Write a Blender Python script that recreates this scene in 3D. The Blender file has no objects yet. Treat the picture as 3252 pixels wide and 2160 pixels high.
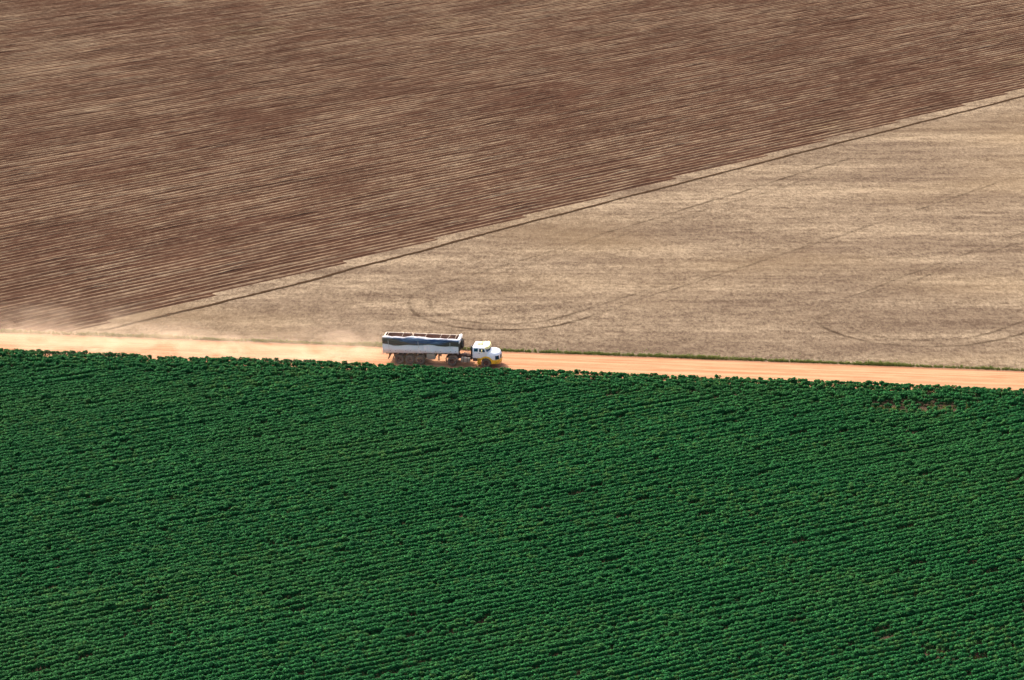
import bpy, bmesh, math, random
import numpy as np
from mathutils import Vector, Matrix

random.seed(7)
rng = np.random.default_rng(11)
R = math.radians
scene = bpy.context.scene
COL = scene.collection

# ------------------------------------------------------------------ camera, sky, sun, exposure
PITCH = 18.524
cam_d = bpy.data.cameras.new('camera')
cam_d.sensor_width = 36.0
cam_d.lens = 36.0 * 7700.0 / 3252.0
cam_d.clip_start = 1.0
cam_d.clip_end = 20000.0
cam = bpy.data.objects.new('camera', cam_d)
cam.location = (0.0, -270.0, 92.0)
cam.rotation_euler = (R(90.0 - PITCH), 0.0, 0.0)
COL.objects.link(cam)
scene.camera = cam

SUN_EL = 50.0
SUN_V = Vector((-0.66 * math.cos(R(SUN_EL)), 0.75 * math.cos(R(SUN_EL)), math.sin(R(SUN_EL)))).normalized()
world = bpy.data.worlds.new('World')
scene.world = world
world.use_nodes = True
wn = world.node_tree
bg = wn.nodes['Background']
sky = wn.nodes.new('ShaderNodeTexSky')
sky.sky_type = 'NISHITA'
sky.sun_disc = False
sky.sun_elevation = R(SUN_EL)
sky.sun_rotation = math.atan2(SUN_V.x, SUN_V.y)
sky.air_density = 0.8
sky.dust_density = 6.0
wn.links.new(sky.outputs['Color'], bg.inputs['Color'])
bg.inputs['Strength'].default_value = 0.15

sun_d = bpy.data.lights.new('sun', 'SUN')
sun_d.energy = 2.95
sun_d.angle = R(3.0)
sun_d.color = (1.0, 0.90, 0.76)
sun = bpy.data.objects.new('sun', sun_d)
sun.rotation_euler = SUN_V.to_track_quat('Z', 'Y').to_euler()
sun.location = (0, 0, 200)
COL.objects.link(sun)

vs = scene.view_settings
vs.view_transform = 'Standard'
vs.look = 'None'
vs.exposure = 1.33
vs.gamma = 1.0
scene.cycles.volume_step_rate = 1.0
scene.cycles.volume_bounces = 1
scene.cycles.max_bounces = 6
scene.cycles.transparent_max_bounces = 12


# ------------------------------------------------------------------ small helpers
class NT:
    """tiny wrapper that writes shader nodes"""

    def __init__(self, name):
        self.m = bpy.data.materials.new(name)
        self.m.use_nodes = True
        self.t = self.m.node_tree
        self.t.nodes.clear()
        self.out = self.t.nodes.new('ShaderNodeOutputMaterial')

    def n(self, kind, **kw):
        nd = self.t.nodes.new(kind)
        for k, v in kw.items():
            setattr(nd, k, v)
        return nd

    def put(self, sock, v):
        if isinstance(v, bpy.types.NodeSocket):
            self.t.links.new(v, sock)
        elif isinstance(v, (tuple, list)) and len(v) == 3 and len(sock.default_value) == 4:
            sock.default_value = (*v, 1.0)
        else:
            sock.default_value = v

    def math(self, op, a, b=0.0, c=0.0, clamp=False):
        nd = self.n('ShaderNodeMath', operation=op, use_clamp=clamp)
        self.put(nd.inputs[0], a)
        self.put(nd.inputs[1], b)
        self.put(nd.inputs[2], c)
        return nd.outputs[0]

    def mapr(self, v, a, b, c=0.0, d=1.0, smooth=True):
        nd = self.n('ShaderNodeMapRange', interpolation_type='SMOOTHSTEP' if smooth else 'LINEAR')
        for i, x in enumerate((v, a, b, c, d)):
            self.put(nd.inputs[i], x)
        return nd.outputs[0]

    def mix(self, f, a, b, mode='MIX'):
        nd = self.n('ShaderNodeMix', data_type='RGBA', blend_type=mode)
        self.put(nd.inputs[0], f)
        self.put(nd.inputs[6], a)
        self.put(nd.inputs[7], b)
        return nd.outputs[2]

    def coord(self, which='Object'):
        return self.n('ShaderNodeTexCoord').outputs[which]

    def scale(self, vec, s, rotz=0.0):
        nd = self.n('ShaderNodeMapping')
        self.put(nd.inputs[0], vec)
        nd.inputs['Rotation'].default_value = (0, 0, rotz)
        nd.inputs['Scale'].default_value = s
        return nd.outputs[0]

    def noise(self, vec, sc=1.0, det=3.0, rough=0.55, dist=0.0, col=False):
        nd = self.n('ShaderNodeTexNoise')
        self.put(nd.inputs['Vector'], vec)
        nd.inputs['Scale'].default_value = sc
        nd.inputs['Detail'].default_value = det
        nd.inputs['Roughness'].default_value = rough
        nd.inputs['Distortion'].default_value = dist
        return nd.outputs['Color' if col else 0]

    def bump(self, h, strength=0.5, dist=0.1):
        nd = self.n('ShaderNodeBump')
        nd.inputs['Strength'].default_value = strength
        nd.inputs['Distance'].default_value = dist
        self.put(nd.inputs['Height'], h)
        return nd.outputs[0]

    def surf(self, col, rough=0.9, spec=0.2, normal=None, metal=0.0, coat=0.0):
        p = self.n('ShaderNodeBsdfPrincipled')
        self.put(p.inputs['Base Color'], col)
        self.put(p.inputs['Roughness'], rough)
        p.inputs['Specular IOR Level'].default_value = spec
        p.inputs['Metallic'].default_value = metal
        p.inputs['Coat Weight'].default_value = coat
        if normal is not None:
            self.put(p.inputs['Normal'], normal)
        self.t.links.new(p.outputs[0], self.out.inputs['Surface'])
        return p


def paint(name, col, rough=0.4, spec=0.4, dirt=(0.42, 0.22, 0.11), amount=0.25, sc=3.0, coat=0.0, metal=0.0):
    """painted or bare metal with dust and wear"""
    t = NT(name)
    c = t.coord()
    n1 = t.noise(c, sc, 5.0, 0.65)
    n2 = t.noise(t.scale(c, (6, 6, 0.7)), sc * 0.8, 4.0)
    m = t.mapr(t.math('ADD', n1, t.math('MULTIPLY', n2, 0.5)), 0.62, 1.0, 0.0, min(1.0, amount * 2.2))
    cc = t.mix(m, col, dirt)
    t.surf(cc, t.mapr(m, 0, 1, rough, 0.9), spec, coat=coat, metal=metal)
    return t.m


def new_obj(name, me, mat=None, parent=None):
    if mat is not None and not me.materials:
        me.materials.append(mat)
    o = bpy.data.objects.new(name, me)
    COL.objects.link(o)
    o.parent = parent
    return o


def tag(o, label=None, cat=None, group=None, kind=None):
    for k, v in (('label', label), ('category', cat), ('group', group), ('kind', kind)):
        if v:
            o[k] = v
    return o


def empty(name, loc=(0, 0, 0), rz=0.0):
    o = bpy.data.objects.new(name, None)
    o.empty_display_size = 0.3
    o.location = loc
    o.rotation_euler = (0, 0, rz)
    COL.objects.link(o)
    return o


def mesh(name, V, F, smooth=False):
    me = bpy.data.meshes.new(name)
    me.from_pydata([tuple(map(float, v)) for v in V], [], F)
    me.update()
    if smooth:
        me.polygons.foreach_set('use_smooth', [True] * len(me.polygons))
    return me


def bm_done(bm, name, smooth=False, sharp=35):
    bmesh.ops.recalc_face_normals(bm, faces=bm.faces)
    me = bpy.data.meshes.new(name)
    if smooth:
        for f in bm.faces:
            f.smooth = True
        for e in bm.edges:
            if len(e.link_faces) == 2 and e.calc_face_angle(0) > R(sharp):
                e.smooth = False
    bm.to_mesh(me)
    bm.free()
    return me


def add_box(bm, x0, x1, y0, y1, z0, z1, bev=0.0, seg=2):
    r = bmesh.ops.create_cube(bm, size=1.0)
    vs_ = r['verts']
    for v in vs_:
        v.co = Vector(((x0 + x1) / 2 + v.co.x * (x1 - x0), (y0 + y1) / 2 + v.co.y * (y1 - y0), (z0 + z1) / 2 + v.co.z * (z1 - z0)))
    if bev > 0:
        es = list({e for v in vs_ for e in v.link_edges})
        bmesh.ops.bevel(bm, geom=es, offset=bev, segments=seg, affect='EDGES', profile=0.5)


def box_part(name, b, mat, parent, bev=0.01, rot=None):
    bm = bmesh.new()
    add_box(bm, *b, bev=bev)
    if rot:
        c = Vector(((b[0] + b[1]) / 2, (b[2] + b[3]) / 2, (b[4] + b[5]) / 2))
        bmesh.ops.rotate(bm, verts=bm.verts, cent=c, matrix=Matrix.Rotation(R(rot[1]), 3, rot[0]))
    return new_obj(name, bm_done(bm, name, True), mat, parent)


def add_prism(bm, prof, y0, y1):
    """prof: (x,z) loop, extruded along y"""
    a = [bm.verts.new((x, y0, z)) for x, z in prof]
    b = [bm.verts.new((x, y1, z)) for x, z in prof]
    n = len(prof)
    bm.faces.new(a)
    bm.faces.new(b[::-1])
    for i in range(n):
        bm.faces.new((a[i], b[i], b[(i + 1) % n], a[(i + 1) % n]))


def prism_part(name, prof, y0, y1, mat, parent, bev=0.0, smooth=True):
    bm = bmesh.new()
    add_prism(bm, prof, y0, y1)
    if bev:
        bmesh.ops.recalc_face_normals(bm, faces=bm.faces)
        es = [e for e in bm.edges if e.calc_face_angle(0) > R(25)]
        bmesh.ops.bevel(bm, geom=es, offset=bev, segments=2, affect='EDGES', profile=0.5)
    return new_obj(name, bm_done(bm, name, smooth), mat, parent)


def add_tube(bm, pts, r, sides=8):
    pts = [Vector(p) for p in pts]
    rings = []
    for i, p in enumerate(pts):
        t = (pts[min(i + 1, len(pts) - 1)] - pts[max(i - 1, 0)]).normalized()
        ref = Vector((0, 0, 1)) if abs(t.z) < 0.9 else Vector((1, 0, 0))
        u = t.cross(ref).normalized()
        w = t.cross(u).normalized()
        rr = r[i] if isinstance(r, (list, tuple)) else r
        rings.append([bm.verts.new(p + (u * math.cos(a) + w * math.sin(a)) * rr) for a in [2 * math.pi * k / sides for k in range(sides)]])
    for A, B in zip(rings, rings[1:]):
        for k in range(sides):
            bm.faces.new((A[k], A[(k + 1) % sides], B[(k + 1) % sides], B[k]))
    bm.faces.new(rings[0])
    bm.faces.new(rings[-1][::-1])


def tube_part(name, pts, r, mat, parent, sides=8):
    bm = bmesh.new()
    add_tube(bm, pts, r, sides)
    return new_obj(name, bm_done(bm, name, True, 50), mat, parent)


def lathe_mesh(name, prof, seg=36):
    """prof: closed list of (radius, y) turned round the y axis"""
    V, F = [], []
    n = len(prof)
    for k in range(seg):
        a = 2 * math.pi * k / seg
        for r, y in prof:
            V.append((r * math.cos(a), y, r * math.sin(a)))
    for k in range(seg):
        for i in range(n):
            j = (i + 1) % n
            k2 = (k + 1) % seg
            F.append((k * n + i, k * n + j, k2 * n + j, k2 * n + i))
    bm = bmesh.new()
    me0 = mesh('tmp', V, F)
    bm.from_mesh(me0)
    bpy.data.meshes.remove(me0)
    bmesh.ops.remove_doubles(bm, verts=bm.verts, dist=1e-5)
    return bm_done(bm, name, True, 30)


def loft_z(bm, layers, cap_top=True, cap_bottom=True):
    """layers: lists of (x,y,z) with the same count"""
    rings = [[bm.verts.new(p) for p in L] for L in layers]
    n = len(layers[0])
    for A, B in zip(rings, rings[1:]):
        for k in range(n):
            bm.faces.new((A[k], A[(k + 1) % n], B[(k + 1) % n], B[k]))
    if cap_bottom:
        bm.faces.new(rings[0][::-1])
    if cap_top:
        bm.faces.new(rings[-1])


# ------------------------------------------------------------------ layout on the ground
ROAD_A = R(-6.65)
RD = Vector((math.cos(ROAD_A), math.sin(ROAD_A), 0))          # along the road, towards the right
RNV = Vector((-math.sin(ROAD_A), math.cos(ROAD_A), 0))        # across it, away from the camera
RO = Vector((-1.4, -0.05, 0))                                 # a point on the far edge of the road
ROAD_W = 7.7


def road_pt(s, d, z=0.0):
    p = RO + RD * s + RNV * d
    return (p.x, p.y, z)


PLOUGH_A = R(39.15)
BND_A = R(43.2)
BND_P = (0.0, 57.81)
CROP_A = R(25.7)


# ------------------------------------------------------------------ ground materials
def mat_soil():
    t = NT('bare_soil')
    c = t.coord()
    n = t.noise(c, 0.6, 6, 0.65)
    col = t.mix(n, (0.020, 0.013, 0.0085), (0.056, 0.035, 0.022))
    t.surf(col, 0.95, 0.1, t.bump(t.noise(c, 4.0, 5), 0.6, 0.08))
    return t.m


def mat_plough():
    """red-brown ploughed soil with straw left along the ridges; x runs along the rows, y across"""
    t = NT('ploughed_soil')
    c = t.coord()
    sep = t.n('ShaderNodeSeparateXYZ')
    t.put(sep.inputs[0], c)
    x, y = sep.outputs[0], sep.outputs[1]
    wob = t.math('MULTIPLY', t.math('SUBTRACT', t.noise(t.scale(c, (0.10, 0.5, 1)), 1.0, 2), 0.5), 0.35)
    yy = t.math('ADD', t.math('DIVIDE', y, 1.2), wob)
    saw = t.math('FRACT', yy)
    tri = t.math('ABSOLUTE', t.math('SUBTRACT', saw, 0.5))
    ridge = t.mapr(tri, 0.34, 0.05)                                       # 1 on the ridge crest
    row = t.math('FLOOR', yy)
    # every row has its own run of straw
    comb = t.n('ShaderNodeCombineXYZ')
    t.put(comb.inputs[0], t.math('MULTIPLY', x, 0.30))
    t.put(comb.inputs[1], t.math('MULTIPLY', row, 3.71))
    run = t.noise(comb.outputs[0], 1.0, 3.0, 0.6)
    comb2 = t.n('ShaderNodeCombineXYZ')
    t.put(comb2.inputs[1], t.math('MULTIPLY', row, 5.37))
    t.put(comb2.inputs[0], t.math('MULTIPLY', x, 0.02))
    rowr = t.noise(comb2.outputs[0], 1.0, 2.0, 0.6)
    patch = t.noise(t.scale(c, (0.040, 0.070, 1.0), R(14)), 1.0, 4.5, 0.62, 0.5)
    patch2 = t.noise(t.scale(c, (0.010, 0.016, 1.0)), 1.0, 2.0)
    fine = t.noise(t.scale(c, (0.8, 1.0, 1.0)), 1.0, 4.0, 0.8)
    mid = t.noise(t.scale(c, (0.26, 0.50, 1.0), R(10)), 1.0, 3.0, 0.65)
    a = t.math('ADD', t.math('MULTIPLY', run, 0.8), t.math('MULTIPLY', patch, 1.15))
    a = t.math('ADD', a, t.math('MULTIPLY', patch2, 0.6))
    a = t.math('ADD', a, t.math('MULTIPLY', ridge, 0.85))
    a = t.math('ADD', a, t.math('MULTIPLY', mid, 0.6))
    a = t.math('ADD', a, t.math('MULTIPLY', fine, 0.8))
    a = t.math('ADD', a, t.math('MULTIPLY', rowr, 0.25))
    straw = t.mapr(a, 2.40, 3.55, 0.0, 0.95)
    soil = t.mix(t.noise(t.scale(c, (0.06, 0.12, 1)), 1.0, 3), (0.029, 0.0140, 0.0092), (0.050, 0.0255, 0.0170))
    soil = t.mix(t.mapr(fine, 0.35, 0.75, 0.0, 0.55), soil, (0.070, 0.039, 0.026))
    tone = t.mix(t.noise(t.scale(c, (0.15, 0.4, 1)), 1.0, 3), (0.178, 0.124, 0.078), (0.255, 0.195, 0.128))
    tone = t.mix(t.mapr(t.noise(t.scale(c, (0.03, 0.08, 1)), 1.0, 2), 0.60, 0.75, 0, 0.45), tone, (0.15, 0.13, 0.065))
    col = t.mix(straw, soil, tone)
    h = t.math('ADD', fine, t.math('MULTIPLY', mid, 0.8))
    t.surf(col, 1.0, 0.0, t.bump(h, 0.7, 0.2))
    return t.m


def stubble_colour(t, c):
    big = t.noise(t.scale(c, (0.022, 0.11, 1.0), R(4)), 1.0, 4.0, 0.6, 0.5)
    big2 = t.noise(t.scale(c, (0.06, 0.32, 1.0), R(3)), 1.0, 4.0, 0.65, 0.4)
    diag = t.noise(t.scale(c, (0.03, 0.9, 1.0), R(42)), 1.0, 3.0, 0.6)
    swath = t.noise(t.scale(c, (0.10, 0.6, 1.0), R(-6)), 1.0, 4.0, 0.65)
    fine = t.noise(t.scale(c, (0.55, 0.50, 1.0), R(-6)), 1.0, 5.0, 0.8)
    grain = t.noise(t.scale(c, (2.4, 1.1, 1.0), R(8)), 1.0, 4.0, 0.8)
    a = t.math('ADD', t.math('MULTIPLY', big, 0.7), t.math('MULTIPLY', big2, 0.55))
    a = t.math('ADD', a, t.math('MULTIPLY', swath, 0.35))
    a = t.math('ADD', a, t.math('MULTIPLY', diag, 0.25))
    a = t.math('ADD', a, t.math('MULTIPLY', fine, 1.0))
    a = t.math('ADD', a, t.math('MULTIPLY', grain, 1.25))
    f = t.mapr(a, 1.62, 2.58)
    col = t.mix(f, (0.052, 0.035, 0.024), (0.245, 0.190, 0.130))
    col = t.mix(t.mapr(big, 0.36, 0.62, 0.38, 0.0), col, (0.088, 0.062, 0.044))
    warm = t.noise(t.scale(c, (0.015, 0.03, 1.0)), 1.0, 2.0)
    col = t.mix(t.mapr(warm, 0.45, 0.7, 0.0, 0.30), col, (0.19, 0.135, 0.075))
    return col, fine, grain


def mat_stubble():
    t = NT('straw_stubble')
    c = t.coord()
    col, fine, grain = stubble_colour(t, c)
    t.surf(col, 1.0, 0.0, t.bump(t.math('ADD', fine, grain), 0.8, 0.25))
    return t.m


def mat_road():
    t = NT('packed_dirt')
    c = t.coord()
    streak = t.noise(t.scale(c, (0.05, 1.5, 1.0)), 1.0, 4.0, 0.6)
    streak2 = t.noise(t.scale(c, (0.02, 4.0, 1.0)), 1.0, 3.0, 0.55)
    bl = t.noise(t.scale(c, (0.25, 0.8, 1.0)), 1.0, 4.0, 0.6)
    gr = t.noise(c, 5.0, 4.0, 0.7)
    a = t.math('ADD', t.math('MULTIPLY', streak, 0.6), t.math('MULTIPLY', streak2, 0.55))
    a = t.math('ADD', a, t.math('MULTIPLY', bl, 0.3))
    a = t.math('ADD', a, t.math('MULTIPLY', gr, 0.18))
    f = t.mapr(a, 0.62, 1.0)
    col = t.mix(f, (0.235, 0.105, 0.050), (0.345, 0.186, 0.102))
    # darker colour towards the verge side of the road
    sep = t.n('ShaderNodeSeparateXYZ')
    t.put(sep.inputs[0], c)
    edge = t.mapr(t.math('ADD', sep.outputs[1], t.math('MULTIPLY', bl, 0.7)), -0.25, 0.45, 0.0, 0.8)
    col = t.mix(edge, col, (0.14, 0.068, 0.036))
    t.surf(col, 0.95, 0.1, t.bump(t.math('ADD', gr, t.math('MULTIPLY', streak2, 1.5)), 0.5, 0.06))
    return t.m


def mat_track():
    """wheel-pressed straw and soil; v across the ribbon fades into the stubble"""
    t = NT('wheel_track')
    c = t.coord()
    uv = t.coord('UV')
    sep = t.n('ShaderNodeSeparateXYZ')
    t.put(sep.inputs[0], uv)
    u, v = sep.outputs[0], sep.outputs[1]
    edge = t.math('ABSOLUTE', t.math('SUBTRACT', v, 0.5))
    n = t.noise(c, 1.2, 4.0, 0.7)
    n2 = t.noise(t.scale(c, (0.22, 0.22, 1)), 1.0, 2.0)
    a = t.mapr(t.math('ADD', edge, t.math('MULTIPLY', t.math('SUBTRACT', n, 0.5), 0.55)), 0.5, 0.12)
    a = t.math('MULTIPLY', a, t.mapr(n2, 0.38, 0.60, 0.4, 1.15))
    a = t.math('MULTIPLY', a, u, clamp=True)
    p = t.surf(t.mix(n, (0.020, 0.012, 0.007), (0.046, 0.028, 0.017)), 1.0, 0.0)
    tr = t.n('ShaderNodeBsdfTransparent')
    mx = t.n('ShaderNodeMixShader')
    t.put(mx.inputs[0], a)
    t.put(mx.inputs[1], tr.outputs[0])
    t.put(mx.inputs[2], p.outputs[0])
    t.t.links.new(mx.outputs[0], t.out.inputs['Surface'])
    return t.m


M_SOIL, M_PLOUGH, M_STUBBLE, M_ROAD, M_TRACK = mat_soil(), mat_plough(), mat_stubble(), mat_road(), mat_track()

# ------------------------------------------------------------------ the setting
g = new_obj('ground', mesh('ground', [(-9000, -9000, -0.06), (9000, -9000, -0.06), (9000, 9000, -0.06), (-9000, 9000, -0.06)], [(0, 1, 2, 3)]), M_SOIL)
tag(g, kind='structure')


def sheet(name, poly, mat, z=0.0):
    V = [(p[0], p[1], z) for p in poly]
    return tag(new_obj(name, mesh(name, V, [tuple(range(len(V)))]), mat), kind='structure')


def bnd_pt(s, d=0.0):
    return (BND_P[0] + math.cos(BND_A) * s - math.sin(BND_A) * d, BND_P[1] + math.sin(BND_A) * s + math.cos(BND_A) * d)


# stubble: everything beyond the road; the ploughed ridges lie on top of its upper left part
sheet('stubble_field', [road_pt(-260, -0.3), road_pt(700, -0.3), (900, 700), (-500, 700)], M_STUBBLE, 0.0)

# road: its own frame, x along and y across
NS, NY = 160, 24
V, F = [], []
for i in range(NS + 1):
    for j in range(NY + 1):
        s = -180 + 360 * i / NS
        d = 0.35 - (ROAD_W + 0.9) * j / NY
        rut = 0.05 * (math.exp(-((d + 2.3) / 0.35) ** 2) + math.exp(-((d + 4.4) / 0.35) ** 2) + 0.7 * math.exp(-((d + 5.9) / 0.35) ** 2))
        camber = -0.012 * abs(d + ROAD_W / 2)
        V.append((s, d, 0.06 + camber - rut + 0.012 * math.sin(s * 0.7 + d * 2.0)))
for i in range(NS):
    for j in range(NY):
        a = i * (NY + 1) + j
        F.append((a, a + 1, a + NY + 2, a + NY + 1))
road = new_obj('dirt_road', mesh('dirt_road', V, F, True), M_ROAD)
road.location = RO
road.rotation_euler = (0, 0, ROAD_A)
tag(road, kind='structure')

# soil under the crop
sheet('crop_field', [road_pt(-230, -ROAD_W - 0.2), (-200, -170), (200, -170), road_pt(230, -ROAD_W - 0.2)], M_SOIL, 0.006)

# ploughed field: real ridges, one strip for each row; frame x along the rows
ca, sa = math.cos(PLOUGH_A), math.sin(PLOUGH_A)


def to_row(x, y):
    return x * ca + y * sa, -x * sa + y * ca


V, F = [], []
bs0, bt0 = to_row(*BND_P)
slope = math.tan(BND_A - PLOUGH_A)
road_s0, road_t0 = to_row(*road_pt(0, 2.0)[:2])
road_ang = ROAD_A - PLOUGH_A
prof = [(-0.6, 0.010), (-0.26, 0.055), (-0.06, 0.15), (0.10, 0.15), (0.28, 0.05), (0.6, 0.010)]
np_ = len(prof)
ROWP = 1.2                                   # distance between the ridges
for j in range(int(bt0 / ROWP) - 14, int(bt0 / ROWP) + 276):
    tc = (j + 0.5) * ROWP
    s_end = bs0 + (tc - bt0) / slope + rng.normal(0, 1.6) - 0.5        # where the row meets the field edge
    # the rows start a little beyond the road verge
    s_beg = road_s0 + (tc - road_t0) / math.tan(road_ang) + rng.normal(0, 0.5)
    s_beg = max(s_beg, -330.0 + 0.55 * (tc - bt0) * 0)
    s_end = min(s_end, 420.0)
    if s_end - s_beg < 4:
        continue
    n = max(2, int((s_end - s_beg) / 4.0))
    ss = np.linspace(s_beg, s_end, n + 1)
    wob = 0.06 * np.sin(ss * 0.11 + j * 1.7) + rng.normal(0, 0.03, n + 1)
    hh = 1.0 + rng.normal(0, 0.25, n + 1)
    hh[0] = hh[-1] = 0.15
    base = len(V)
    for k in range(n + 1):
        for q, (dy, z) in enumerate(prof):
            V.append((ss[k], tc + dy + (wob[k] if 0 < q < np_ - 1 else 0), max(0.008, z * hh[k])))
    for k in range(n):
        for q in range(np_ - 1):
            a = base + k * np_ + q
            F.append((a, a + np_, a + np_ + 1, a + 1))
plough = new_obj('ploughed_field', mesh('ploughed_field', V, F), M_PLOUGH)
plough.rotation_euler = (0, 0, PLOUGH_A)
tag(plough, kind='structure')

# wheel tracks in the stubble
TRACKS = {
    'loop1o': [(16.4, 21.0), (11.4, 15.3), (7.3, 11.5), (3.4, 9.2), (-1.8, 8.6), (-5.7, 9.2), (-9.0, 11.1), (-11.7, 14.0), (-12.9, 17.5), (-12.9, 20.6), (-12.2, 23.2), (-10.1, 26.4), (-6.7, 29.5), (-2.2, 34.5), (7.5, 44.6), (11.8, 49.5), (30.2, 69.2), (39.6, 79.5), (50.9, 91.4), (57.5, 99.4)],
    'loop1or': [(13.0, 17.2), (16.6, 21.4), (22.0, 26.4), (31.0, 35.3), (40.5, 45.1), (61.9, 67.3), (77.2, 83.8)],
    'loop1i': [(31.3, 38.2), (20.3, 27.6), (16.6, 24.2), (11.5, 18.8), (7.4, 14.5), (3.4, 11.5), (-1.2, 10.7), (-5.7, 11.9), (-8.4, 13.6), (-9.9, 16.2), (-10.3, 19.2), (-9.7, 22.4), (-7.4, 26.0), (9.2, 43.2), (11.7, 45.9), (29.9, 65.3), (39.2, 74.8), (50.0, 87.0)],
    'loop2o': [(47.5, 23.4), (41.2, 16.9), (38.2, 13.6), (37.2, 11.6), (37.7, 9.4), (39.4, 6.8), (42.5, 4.0), (46.6, 2.4), (51.9, 2.2), (56.4, 3.7), (61.7, 7.1), (67.9, 12.0), (78, 20.5)],
    'loop2i': [(44.0, 14.9), (41.4, 11.9), (41.2, 9.7), (42.9, 6.8), (45.9, 5.1), (50.1, 4.4), (54.6, 5.4), (58.3, 7.8), (62.6, 11.7), (69.2, 17.8)],
    'tramC': [(37.0, 15.6), (45.4, 24.6), (56.6, 36.6), (70.5, 51.3), (78.2, 59.6), (95, 77)],
    'tramD': [(47.5, 23.4), (56.0, 33.3), (69.6, 46.8), (77.2, 54.9), (95, 73)],
    'edge': [(-49.5, 7.9), (-47.0, 10.2), (-36.4, 19.3), (-21.6, 33.0), (-5.4, 48.8), (12.4, 65.7), (32.0, 84.2), (47.9, 98.9), (65.2, 114.9), (87.4, 135.5), (104.3, 151.2), (140, 185)],
}


def catmull(P, step=0.8):
    P = [np.array(p) for p in P]
    P = [2 * P[0] - P[1]] + P + [2 * P[-1] - P[-2]]
    out = []
    for i in range(1, len(P) - 2):
        a, b, c, d = P[i - 1:i + 3]
        n = max(2, int(np.linalg.norm(c - b) / step))
        for k in range(n):
            u = k / n
            out.append(0.5 * ((2 * b) + (c - a) * u + (2 * a - 5 * b + 4 * c - d) * u * u + (3 * b - a - 3 * c + d) * u ** 3))
    out.append(P[-2])
    return np.array(out)


def ribbon(name, P, w, strength, z, wob=0.12, along=None):
    along = along or [1.0] * len(P)
    Q = catmull([(*p, a) for p, a in zip(P, along)])
    press, Q = np.clip(Q[:, 2], 0, 2), Q[:, :2]
    d = np.gradient(Q, axis=0)
    d /= np.linalg.norm(d, axis=1)[:, None]
    nrm = np.stack([-d[:, 1], d[:, 0]], 1)
    k = np.cumsum(rng.normal(0, 0.05, len(Q)))
    k -= np.convolve(k, np.ones(41) / 41, 'same')
    Q = Q + nrm * np.clip(k, -wob * 2, wob * 2)[:, None]
    fade = np.minimum(1, np.minimum(np.arange(len(Q)), np.arange(len(Q))[::-1]) / 12.0)
    V, F, U = [], [], []
    for i in range(len(Q)):
        for sgn in (-1, 1):
            p = Q[i] + nrm[i] * sgn * w / 2
            V.append((p[0], p[1], z))
            U.append((strength * fade[i] * press[i], 0.5 + 0.5 * sgn))
    for i in range(len(Q) - 1):
        F.append((2 * i, 2 * i + 2, 2 * i + 3, 2 * i + 1))
    me = mesh(name, V, F)
    uvl = me.uv_layers.new(name='UVMap')
    for lp in me.loops:
        uvl.data[lp.index].uv = U[lp.vertex_index]
    return new_obj(name, me, M_TRACK)


spec = {'loop1o': (0.85, 0.33, 'outer wheel track curving round its turn behind the truck'),
        'loop1or': (0.7, 0.24, 'straight continuation of the turning track running up to the right of the stubble'),
        'loop1i': (0.75, 0.25, 'inner wheel track of the turn behind the truck'),
        'loop2o': (0.85, 0.23, 'outer wheel track of the turn near the road at the right edge'),
        'loop2i': (0.75, 0.2, 'inner wheel track of the turn near the road at the right edge'),
        'tramC': (0.6, 0.24, 'upper of two faint straight tracks above the right turn'),
        'tramD': (0.6, 0.2, 'lower of two faint straight tracks above the right turn'),
        'edge': (0.85, 2.2, 'dark straight wheel track along the edge of the ploughed field')}
# how deep the wheels pressed along the way: hardest through the turns
PRESS = {'loop1o': [0.5, 0.9, 1.4, 1.6, 1.6, 1.5, 1.4, 1.2, 1.0, 0.6, 0.45, 0.45, 0.7, 0.7, 0.6, 0.8, 1.1, 1.1, 1.0, 0.5],
         'loop1i': [0.3, 0.5, 0.7, 0.9, 1.4, 1.6, 1.5, 1.2, 0.9, 0.7, 0.5, 0.3, 0.25, 0.3, 0.5, 0.7, 0.7, 0.5],
         'loop2o': [0.6, 0.6, 0.6, 0.7, 1.2, 1.4, 1.4, 1.2, 1.2, 1.4, 1.6, 1.6, 1.4],
         'loop2i': [0.2, 0.3, 0.6, 1.0, 1.2, 1.1, 1.2, 1.5, 1.6, 1.5]}
for i, (k, P) in enumerate(TRACKS.items()):
    w, st, lab = spec[k]
    o = ribbon('wheel_track', P, w, st, 0.008 + 0.004 * i, 0.2 if k == 'edge' else 0.1, PRESS.get(k))
    tag(o, lab, 'wheel track', 'wheel tracks pressed into the stubble', kind='structure')


# ------------------------------------------------------------------ plants
def leaf_mat(name, dark, light, yellow, rough=0.7, trans=0.06, yamt=0.5):
    t = NT(name)
    at = t.n('ShaderNodeAttribute', attribute_name='tint')
    oi = t.n('ShaderNodeObjectInfo')
    geo = t.n('ShaderNodeNewGeometry')
    big = t.noise(t.scale(geo.outputs['Position'], (0.05, 0.12, 1)), 1.0, 3.0)
    col = t.mix(at.outputs['Fac'], dark, light)
    y = t.math('MULTIPLY', t.mapr(oi.outputs['Random'], 0.55, 1.0), t.mapr(big, 0.35, 0.7, 0.15, 1.0))
    col = t.mix(t.math('MULTIPLY', y, yamt), col, yellow)
    vig = t.noise(t.scale(geo.outputs['Position'], (0.035, 0.06, 1), R(-25)), 1.0, 3.0)
    col = t.mix(t.mapr(vig, 0.46, 0.68, 0.0, 0.09), col, yellow)
    p = t.surf(col, rough, 0.04)
    tr = t.n('ShaderNodeBsdfTranslucent')
    t.put(tr.inputs[0], col)
    mx = t.n('ShaderNodeMixShader')
    mx.inputs[0].default_value = trans
    t.put(mx.inputs[1], p.outputs[0])
    t.put(mx.inputs[2], tr.outputs[0])
    t.t.links.new(mx.outputs[0], t.out.inputs['Surface'])
    return t.m


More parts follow.
